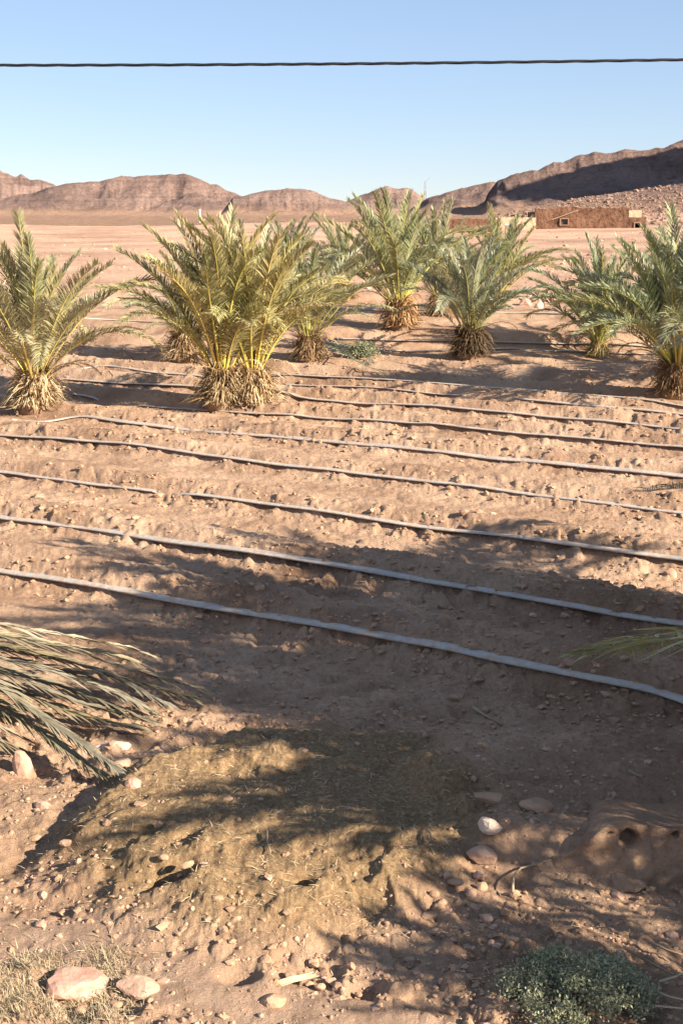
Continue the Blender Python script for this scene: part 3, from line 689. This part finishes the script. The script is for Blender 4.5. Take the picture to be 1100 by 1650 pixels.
rock('upright stone at the right end of the sunny rows', 1080, 930, 16, 30, 'stone', 9, 'stone', .12)
rock('pale pebble in the half shade above the nearest hose', 858, 991, 12, 9, 'palestone', 10, 'stone')
rock('long clod on the shaded bank, left of the mud block', 862, 1300, 60, 30, 'clod', 11, 'clod of earth')
rock('second long clod left on the shaded bank', 795, 1287, 62, 26, 'clod', 12, 'clod of earth')
rock('small pink stone at the bottom edge', 610, 1625, 26, 20, 'stone', 13, 'stone')
rock('round clod at the bottom centre beside the dry straw', 548, 1590, 30, 26, 'clod', 14, 'clod of earth')
rock('squat clod left of the dry straw bundle', 440, 1612, 50, 30, 'clod', 15, 'clod of earth')
rock('red brown clod in the channel below the fronds', 215, 1265, 26, 28, 'redstone', 16, 'clod of earth')
rock('pink stone on the sunny ground near the left edge', 70, 1303, 38, 26, 'stone', 17, 'stone')
rock('dark boulder high on the stony slope above the house', 1098, 342, 8, 10, 'redstone', 18, 'boulder')
for i, (a, b) in enumerate([(740,1455),(758,1440),(777,1430),(722,1470),(700,1440),(733,1420),(765,1465),(795,1495),(712,1455),(690,1475),(748,1478),(782,1480),(812,1470),(735,1500),(705,1500),(828,1440),(770,1410),(650,1500),(720,1410)]):
    rock('stone in the loose heap between the straw mound and the shrub', a, b, random.uniform(14, 28), random.uniform(13, 22), random.choice(['clod', 'stone', 'clod']), 100 + i, 'stone', None, 'stones heaped right of the mound')
rng_l = random.Random(3)
for i in range(30):
    a, b = rng_l.uniform(0, 420), rng_l.uniform(1270, 1640)
    if b > 1480 + a * .26 - 30 and b < 1480 + a * .26 + 60: continue
    rock('loose clod on the sunny ground at the lower left', a, b, rng_l.uniform(10, 22), rng_l.uniform(9, 17), 'clod', 200 + i, 'clod of earth', None, 'clods on the lower left ground')
for i in range(24):
    a, b = rng_l.uniform(420, 800), rng_l.uniform(1540, 1648)
    rock('loose clod along the bottom edge of the picture', a, b, rng_l.uniform(10, 24), rng_l.uniform(9, 18), 'clod', 300 + i, 'clod of earth', None, 'clods along the bottom edge')
for i, (a, b, w, h_) in enumerate([(1010,1418,60,32)]):
    rock('flat clod at the foot of the mud block near the right edge', a, b, w, h_, 'clod', 450 + i, 'clod of earth')
for i, (a, b, w) in enumerate([(845,492,22),(862,486,18),(878,492,14),(852,484,12),(890,485,12),(868,497,16)]):
    rock('pale rubble piece in the small heap beyond the far bank', a, b, w, w * .8, 'palestone' if i % 2 else 'redstone', 400 + i, 'stone', .28, 'rubble heap beyond the far bank')
for i in range(12):
    rock('dark broken clod beside the half hidden palm', 262 + rng_l.uniform(0, 60), 560 + rng_l.uniform(0, 20), rng_l.uniform(8, 16), 10, rng_l.choice(['redstone', 'boot', 'stone']), 420 + i, 'clod of earth', .12, 'broken clods behind the two stemmed palm')

# ------------------------------------------------------------------ low mud block with a round hole
def mud_block():
    p = P(960, 1400); t = empty('mud_block', (p.x + .36, p.y + .02, p.z - .01), R(-6), 'low rendered mud block with round holes in the shade at right', 'mud block')
    W, H_, D_ = .56, .23, .34; nx, nz = 56, 26
    holes = [(-.215, .165, .035), (.0, .19, .013), (-.31, .2, .009)]
    vs, fs = [], []; rn = np.random.default_rng(3)
    for j in range(nz + 1):
        for i in range(nx + 1):
            x_ = -W + 2 * W * i / nx; tp = .25 + .75 * float(sstep(-W, -W + .26, x_)) + .10 * float(fbm(np.array([x_ * 5.]), np.array([2.]), 8, 4)[0]); z_ = -.06 + (H_ * tp + .06) * j / nz; y_ = -.12 + .11 * float(fbm(np.array([x_ * 3.]), np.array([z_ * 3.]), 5, 4)[0]) + .05 * (z_ / H_)
            for hx, hz_, hr in holes:
                d = math.hypot(x_ - hx, z_ - hz_)
                if d < hr * 1.25: y_ += .12 * min(1, (hr * 1.25 - d) / (hr * .35))
            vs.append((x_, y_, z_))
    fs = [(j * (nx + 1) + i, j * (nx + 1) + i + 1, (j + 1) * (nx + 1) + i + 1, (j + 1) * (nx + 1) + i) for j in range(nz) for i in range(nx)]
    mb = MB(); mb.add(vs, fs); o = (nx + 1) * nz
    top = len(mb.v); back = [(x_, .30 + .02 * math.sin(x_ * 9), zb - .03) for (x_, _, zb) in vs[o:]]
    mb.v += back; mb.t += [0] * len(back)
    for i in range(nx): mb.f.append((o + i, o + i + 1, top + i + 1, top + i)); mb.m.append(0)
    for c, s_ in ((0, 1), (nx, -1)):                # end faces
        col = [j * (nx + 1) + c for j in range(nz + 1)]; b0 = len(mb.v); bx_ = back[c][0]
        mb.v += [(bx_, .30, vs[k][2] - (.03 if k == col[-1] else 0)) for k in col]; mb.t += [0] * len(col)
        for j in range(nz): mb.f.append((col[j], col[j + 1], b0 + j + 1, b0 + j)[::s_]); mb.m.append(0)
    link('block_body', mb.mesh('block_body', [M['soil']], True), t)
    return t
mud_block()

# ------------------------------------------------------------------ straw, dry grass, twigs
def blades(name, X_, Y_, lmin, lmax, w, upmin, upmax, mats, seed, label, lift=.004, parent=None):
    rng = np.random.default_rng(seed); n = len(X_); Z_ = land(X_, Y_) + lift
    a = rng.uniform(0, 6.28, n); e = rng.uniform(upmin, upmax, n); L = rng.uniform(lmin, lmax, n)
    d = np.stack([np.cos(a) * np.cos(e), np.sin(a) * np.cos(e), np.sin(e)], 1); pp = np.stack([-np.sin(a), np.cos(a), rng.uniform(-.5, .5, n)], 1) * (w * rng.uniform(.6, 1.4, n))[:, None]
    b = np.stack([X_, Y_, Z_], 1); m = b + d * L[:, None] * .5; q = b + d * L[:, None] + np.stack([np.zeros(n), np.zeros(n), -.15 * L * np.cos(e)], 1)
    V = np.stack([b - pp, b + pp, m + pp, m - pp, q + pp * .3, q - pp * .3], 1).reshape(-1, 3); k = np.arange(n)[:, None] * 6
    F = np.concatenate([k + np.array([[0, 1, 2, 3]]), k + np.array([[3, 2, 4, 5]])]).reshape(-1, 4)
    o = link(name, np_mesh(name, V, F, mats, False, dict(tipness=np.tile([0, 0, .3, .3, 1, 1], n)))); tag(o, label, None, None, 'stuff'); return o
x, y, rng = view_points(9000, 4.0, 7.6, 31); m_ = mound(x, y); keep = rng.random(len(x)) < np.clip(m_ * .8 + .10, 0, 1); x, y = x[keep], y[keep]
blades('straw', x, y, .012, .06, .0011, -.05, .45, [M['strawmat']], 32, 'chopped straw strewn over the mound and ground')
rng = np.random.default_rng(41); n = 5200
g = np.array([P(a, b)[:2] for a, b in zip(rng.uniform(-60, 200, 60), rng.uniform(1540, 1660, 60))])
gi = g[rng.integers(0, len(g), n)] + rng.normal(0, .055, (n, 2)); gi = gi[(gi[:, 0] * .3 + gi[:, 1] < 4.72)]
blades('dry_grass', gi[:, 0], gi[:, 1], .015, .06, .0012, -.1, 1.2, [M['drygrass']], 42, 'short bleached dry grass at the bottom left corner')
def twig(label, pix, rad, matn='twig', lift=.02, name='twig', cat='twig'):
    pts = [P(*q) + Vector((0, 0, lift)) for q in pix]; mb = MB(); mb.tube(pts, [rad * (1 - .5 * i / (len(pts) - 1)) for i in range(len(pts))], 6)
    return tag(link(name, mb.mesh(name, [M[matn]], True)), label, cat)
twig('thin crooked root lying in the shade left of the mud block', [(825,1448),(826,1422),(838,1408),(858,1403),(880,1396),(908,1392)], .007, lift=.03)
twig('broken stick in the dark shade below the nearest hose', [(762,1145),(780,1157),(808,1172)], .012)
twig('short stick in the shade on the right', [(1012,1247),(1025,1254),(1034,1259)], .006)
twig('dry stalk crossing the straw mound in the shade', [(430,1345),(431,1362),(436,1380)], .006)
for i, (a, b, c, d_) in enumerate([(1035,1530,1110,1560),(1005,1545,1110,1600),(1040,1610,1110,1632),(1000,1628,1110,1645),(1060,1600,1120,1575)]):
    twig(['uppermost dark stalk of the dry litter at the lower right', 'second dark stalk of the dry litter at the lower right', 'pale stalk of the dry litter at the lower right corner', 'lowest pale stalk of the dry litter at the lower right', 'stalk crossing the others in the lower right litter'][i], [(a, b), ((a + c) / 2, (b + d_) / 2 + 3), (c, d_)], .006, 'boot' if i < 2 else 'strawmat', .05, 'dry_stalk', 'stalk')
# straw bundle
p = P(470, 1580); mb = MB(); rb = random.Random(4)
for k in range(16):
    d = Vector((1, .42 + rb.uniform(-.1, .1), .02)).normalized(); o_ = Vector((rb.uniform(-.01, .01), rb.uniform(-.012, .012), .015 + rb.uniform(0, .012)))
    mb.tube([o_ - d * rb.uniform(.08, .12), o_ + Vector((0, 0, .006)), o_ + d * rb.uniform(.08, .12)], .0022, 4)
tag(link('straw_bundle', mb.mesh('straw_bundle', [M['strawmat']]), None, (p.x, p.y, gz(p.x, p.y))), 'small bundle of pale dry straw at the bottom centre', 'straw')
# cut fronds on the ground by the brown based palm
def lying_frond(label, pix, L_leaf, tint, seed, matn='drygreen', h=.12):
    p0 = P(*pix[0]); t = empty('cut_frond', p0, 0, label, 'palm frond'); hang(t, pix, [h, h * 1.5, h, h * .3][:len(pix)], L_leaf, 40, 18, 50, seed, tint, matn, .02, .02, 12)
lying_frond('grey green cut frond lying right of the brown based palm', [(520, 552), (548, 566), (580, 585), (615, 600)], .42, (.95, 1.05, .85), 71)
lying_frond('second cut frond behind it near the little bush', [(530, 548), (560, 556), (580, 566), (600, 585)], .36, (.8, .95, .85), 72)

def bush(label, p, w, d_, h, n, seed, leaf=.011, tint=(1, 1, 1), name='desert_shrub', cat='shrub'):
    t = empty(name, p, 0, label, cat); rnd = random.Random(seed); mb = MB(); st = MB()
    clus = []
    for k in range(64):
        a = rnd.uniform(0, 6.28); q = math.sqrt(rnd.random()); c = Vector((math.cos(a) * q * w, math.sin(a) * q * d_, h * (1 - .6 * q * q) * rnd.uniform(.35, 1.0)))
        clus.append(c); st.tube([(0, 0, 0), c * .5 + Vector((0, 0, .02)), c], [.004, .003, .0015], 4)
    for k in range(n):
        c = rnd.choice(clus); u = rnd.gauss(0, 1); o_ = c + Vector((rnd.gauss(0, 1) * w * .085, rnd.gauss(0, 1) * d_ * .085, rnd.gauss(0, 1) * h * .12))
        if o_.z < .005: o_.z = .01
        a = Vector((rnd.gauss(0, 1), rnd.gauss(0, 1), rnd.gauss(0, 1) + .4)).normalized(); b = a.cross(Vector((rnd.gauss(0, 1), rnd.gauss(0, 1), rnd.gauss(0, 1)))).normalized() * leaf * .28
        a = a * leaf * rnd.uniform(.7, 1.4)
        mb.add([o_ - a * .5, o_ + b, o_ + a * .5, o_ - b], [(0, 1, 2, 3)], 0, rnd.choice([0, 0, .4, 1]))
    f = link('foliage', mb.mesh('foliage', [M['shrub']]), t); f['kind'] = 'stuff'; f.color = (*tint, 1)
    link('stems', st.mesh('stems', [M['twig']]), t)
p = P(925, 1622); bush('low grey green fine leaved shrub at the bottom right', p, .28, .22, .21, 15000, 5, .0135, (.98, .94, .82))
p = P(585, 575); bush('small grey green bush beside the cut fronds', p, .35, .3, .3, 2500, 6, .04, (.6, .6, .5))
p = P(350, 560); bush('small dry bush behind the left rows', Vector((P(135, 556).x, P(135, 556).y, P(135, 556).z)), .3, .25, .5, 900, 7, .05, (1.1, .9, .7))

# ------------------------------------------------------------------ mud houses
def rough_wall(mb, x0, x1, z0, z1, y0, th, openings=(), seed=0, amp=.16, jag=.42, cell=.25):
    """wall slab facing -y with openings, uneven face and crest"""
    xsn = sorted(set([x0, x1] + [o[0] for o in openings] + [o[1] for o in openings] + list(np.arange(x0, x1, cell))))
    zsn = sorted(set([z0, z1] + [o[2] for o in openings] + [o[3] for o in openings] + list(np.arange(z0, z1, cell))))
    def inside(a, b): return any(o[0] < a < o[1] and o[2] < b < o[3] for o in openings)
    idx = {}
    vs = []
    for j, z in enumerate(zsn):
        for i, x_ in enumerate(xsn):
            n1 = float(fbm(np.array([x_ * .9 + seed]), np.array([z * .9]), seed, 4)[0])
            zj = z + (jag * float(fbm(np.array([x_ * .8 + seed]), np.array([3.]), seed + 5, 3)[0]) if j == len(zsn) - 1 else 0)
            idx[(i, j, 0)] = len(vs); vs.append((x_, y0 + amp * n1, zj)); idx[(i, j, 1)] = len(vs); vs.append((x_, y0 + th, zj))
    fs = []
    nX, nZ = len(xsn) - 1, len(zsn) - 1
    solid = lambda i, j: 0 <= i < nX and 0 <= j < nZ and not inside((xsn[i] + xsn[i + 1]) / 2, (zsn[j] + zsn[j + 1]) / 2)
    for j in range(nZ):
        for i in range(nX):
            if not solid(i, j): continue
            q = lambda a, b, c: idx[(a, b, c)]
            fs.append((q(i, j, 0), q(i + 1, j, 0), q(i + 1, j + 1, 0), q(i, j + 1, 0)))
            fs.append((q(i, j, 1), q(i, j + 1, 1), q(i + 1, j + 1, 1), q(i + 1, j, 1)))
            if not solid(i - 1, j): fs.append((q(i, j, 0), q(i, j + 1, 0), q(i, j + 1, 1), q(i, j, 1)))
            if not solid(i + 1, j): fs.append((q(i + 1, j, 0), q(i + 1, j, 1), q(i + 1, j + 1, 1), q(i + 1, j + 1, 0)))
            if not solid(i, j - 1): fs.append((q(i, j, 0), q(i, j, 1), q(i + 1, j, 1), q(i + 1, j, 0)))
            if not solid(i, j + 1): fs.append((q(i, j + 1, 0), q(i + 1, j + 1, 0), q(i + 1, j + 1, 1), q(i, j + 1, 1)))
    mb.add(vs, fs)
DH = 163.0
def xw(px, D=DH): return azi(px, 355) * D
def zw(py, D=DH): return zat(py, D)
def house():
    x0 = xw(861); g = zw(375); t = empty('mud_brick_house', (xw(950), DH, g), 0, 'long low brown mud brick house with a small window and doorway', 'house')
    X0 = xw(950)
    def q(px): return xw(px) - X0
    def v(py): return zw(py) - g
    mb = MB(); rough_wall(mb, q(861), q(1012), -.6, v(336), 0, .45, [(q(903), q(914), v(362), v(353))], 1); link('front_wall', mb.mesh('front_wall', [M['adobe']]), t)
    mb = MB(); mb.box((q(861) + .02, .5, -.6), (q(861) + .45, 6, v(341))); link('left_wall', mb.mesh('left_wall', [M['adobe']]), t)
    mb = MB(); mb.box((q(1012) - .45, .5, -.6), (q(1012) - .02, 6, v(341))); link('right_wall', mb.mesh('right_wall', [M['adobe']]), t)
    mb = MB(); mb.box((q(861) + .5, .48, v(344)), (q(1012) - .5, 6, v(341))); link('roof', mb.mesh('roof', [M['adobe']]), t)
    mb = MB(); mb.box((q(861), 6.01, -.6), (q(1012), 6.4, v(341))); link('back_wall', mb.mesh('back_wall', [M['adobe']]), t)
    w = MB(); w.box((q(903), .22, v(362)), (q(914), .28, v(353))); wo = link('window', w.mesh('window', [M['glassy']]), t)
    fr = MB(); a, b, c, d_ = q(903), q(914), v(362), v(353); e = .11
    fr.box((a - .16, -.14, c - .1), (a, .1, d_ + .1)); fr.box((b, -.14, c - .1), (b + .1, .1, d_ + .1)); fr.box((a, -.13, d_), (b, .1, d_ + .1)); fr.box((a, -.13, c - .1), (b, .1, c))
    link('window_frame', fr.mesh('window_frame', [M['block']]), wo)
    # annex with doorway
    mb = MB(); rough_wall(mb, q(1012) + .02, q(1041), -.6, v(350), .3, .4, [(q(1023), q(1031), -.2, v(359.5))], 3, jag=.1); link('annex_wall', mb.mesh('annex_wall', [M['adobe']]), t)
    mb = MB(); mb.box((q(1012) + .1, .72, v(352.5)), (q(1041), 5, v(351))); link('annex_roof', mb.mesh('annex_roof', [M['adobe']]), t)
    mb = MB(); mb.box((q(1041) - .4, .72, -.6), (q(1041), 5, v(352.5))); link('annex_side_wall', mb.mesh('annex_side_wall', [M['adobe']]), t)
    mb = MB(); mb.box((q(1023), .9, -.2), (q(1031), .96, v(359.5))); dd = link('doorway', mb.mesh('doorway', [M['dark']]), t)  # near-black panel paints the shade inside the doorway
    fr = MB(); a, b, d_ = q(1023), q(1031), v(359.5); fr.box((a - .14, .12, -.3), (a, .5, d_ + .12)); fr.box((b, .12, -.3), (b + .1, .5, d_ + .12)); fr.box((a, .13, d_), (b, .5, d_ + .12))
    link('door_frame', fr.mesh('door_frame', [M['block']]), dd)
    pl = MB(); pl.tube([(q(888), -.35, v(354)), (q(930), -.22, v(338.5))], .05, 6); link('slant_shadow_rod', pl.mesh('slant_shadow_rod', [M['twig']]), t)  # thin rod added in place of the slanting shadow line on the wall
    # plastered walls either side
    t2 = empty('plaster_wall', (xw(830), DH - 1.2, g), 0, 'pale sandy plastered wall joining the mud house on its left', 'wall'); X2 = xw(830)
    mb = MB(); rough_wall(mb, xw(796) - X2, xw(860.5) - X2, -.9, v(350), 0, .4, (), 5, .05, .12, .4); link('wall_face', mb.mesh('wall_face', [M['plaster']]), t2)
    t3 = empty('plaster_wall', (xw(1030), DH + 7, g), 0, 'pale plastered wall rising behind the doorway end of the mud house', 'wall')
    mb = MB(); rough_wall(mb, xw(1012) - xw(1030), xw(1053) - xw(1030), -.6, v(338), 0, .4, (), 6, .04, .06, .4); link('wall_face', mb.mesh('wall_face', [M['plaster']]), t3)
    # ruined enclosure on the left
    t4 = empty('ruined_mud_wall', (xw(752, 150), 150, zw(382, 150)), 0, 'ragged brown mud wall behind the palm crowns left of the house', 'wall'); X4 = xw(752, 150); g4 = zw(382, 150)
    mb = MB(); rough_wall(mb, xw(698, 150) - X4, xw(802, 150) - X4, -.8, zw(353, 150) - g4, 0, .4, (), 8, .14, .12); link('wall_face', mb.mesh('wall_face', [M['adobe']]), t4)
    mb = MB(); mb.box((xw(802, 150) - X4 - .4, .42, -.8), (xw(802, 150) - X4, 6, zw(355, 150) - g4)); link('side_wall', mb.mesh('side_wall', [M['adobe']]), t4)
    # post with white cap
    t5 = empty('post', (xw(817, 140), 140, gz(xw(817, 140), 140)), 0, 'dark post with a white cap in front of the pale wall', 'post')
    zt = zw(361, 140) - t5.location.z
    mb = MB(); mb.box((-.22, -.2, -.3), (.22, .2, zt - .12)); link('shaft', mb.mesh('shaft', [M['boot']]), t5)
    mb = MB(); mb.box((-.26, -.26, zt - .12), (.28, .26, zt)); link('cap', mb.mesh('cap', [M['white']]), t5)
house()
# white marker post at the left
D = 230; gx = azi(322, 350) * D; z_ = float(hills_h(np.array([gx]), np.array([float(D)]), land(np.array([gx]), np.array([float(D)])))[0])
mb = MB(); mb.tube([(0, 0, -.5), (0, 0, zat(337, D) - z_)], .16, 8); tag(link('marker_post', mb.mesh('marker_post', [M['white']]), None, (gx, D, z_)), 'thin white post standing on the sand plain before the left hills', 'post')
# lattice mast
D = 900; gx = azi(685, 300) * D; z_ = float(hills_h(np.array([gx]), np.array([float(D)]), land(np.array([gx]), np.array([float(D)])))[0]); zt = zat(292, D) - z_
t = empty('lattice_mast', (gx, D, z_), 0, 'thin lattice mast on the skyline right of the tallest palm', 'mast')
for k in range(4):
    a = k * math.pi / 2 + .78; mb = MB(); mb.tube([(math.cos(a) * 1.6, math.sin(a) * 1.6, -2), (math.cos(a) * .45, math.sin(a) * .45, zt)], .2, 4); link('leg', mb.mesh('leg', [M['steel']]), t)
mb = MB()
for j in range(9):
    z0 = zt * j / 9; z1 = zt * (j + 1) / 9; r0 = 1.6 - 1.15 * j / 9; r1 = 1.6 - 1.15 * (j + 1) / 9
    for k in range(4):
        a = k * math.pi / 2 + .78; b = a + math.pi / 2; mb.tube([(math.cos(a) * r0, math.sin(a) * r0, z0), (math.cos(b) * r1, math.sin(b) * r1, z1)], .1, 3)
link('bracing', mb.mesh('bracing', [M['steel']]), t)
mb = MB(); mb.tube([(0, 0, zt - .2), (3.2, 0, zt + 2.6)], .12, 4); link('antenna', mb.mesh('antenna', [M['steel']]), t)

# ------------------------------------------------------------------ twisted overhead cable
def cable():
    D0 = 14.0; a = ray(0, 107.5); b = ray(1100, 98.5)
    p0 = Vector((a.x, a.y, a.z)) * (D0 / a.y) + Vector((0, 0, CAM_Z)); p1 = Vector((b.x, b.y, b.z)) * (D0 / b.y) + Vector((0, 0, CAM_Z))
    d = p1 - p0; c = (p0 + p1) / 2; Ls = d.length; u = d.normalized(); n_ = u.cross(Vector((0, 0, 1))).normalized(); w = n_.cross(u)
    t = empty('overhead_cable', c, 0, 'black twisted overhead cable crossing the whole sky', 'cable')
    for k in range(3):
        pts = []; half = 26.0; n = 700
        for i in range(n + 1):
            s_ = -half + 2 * half * i / n; sag = .0011 * s_ * s_; ph = s_ * 2 * math.pi / .92 + .5 * math.sin(s_ * 1.7) + k * 2.094
            r_ = .0085
            pts.append(u * s_ + Vector((0, 0, sag)) + n_ * (r_ * math.cos(ph)) + w * (r_ * math.sin(ph)))
        mb = MB(); mb.tube(pts, .0088, 5); link('strand', mb.mesh('strand', [M['cable']], True), t)
cable()
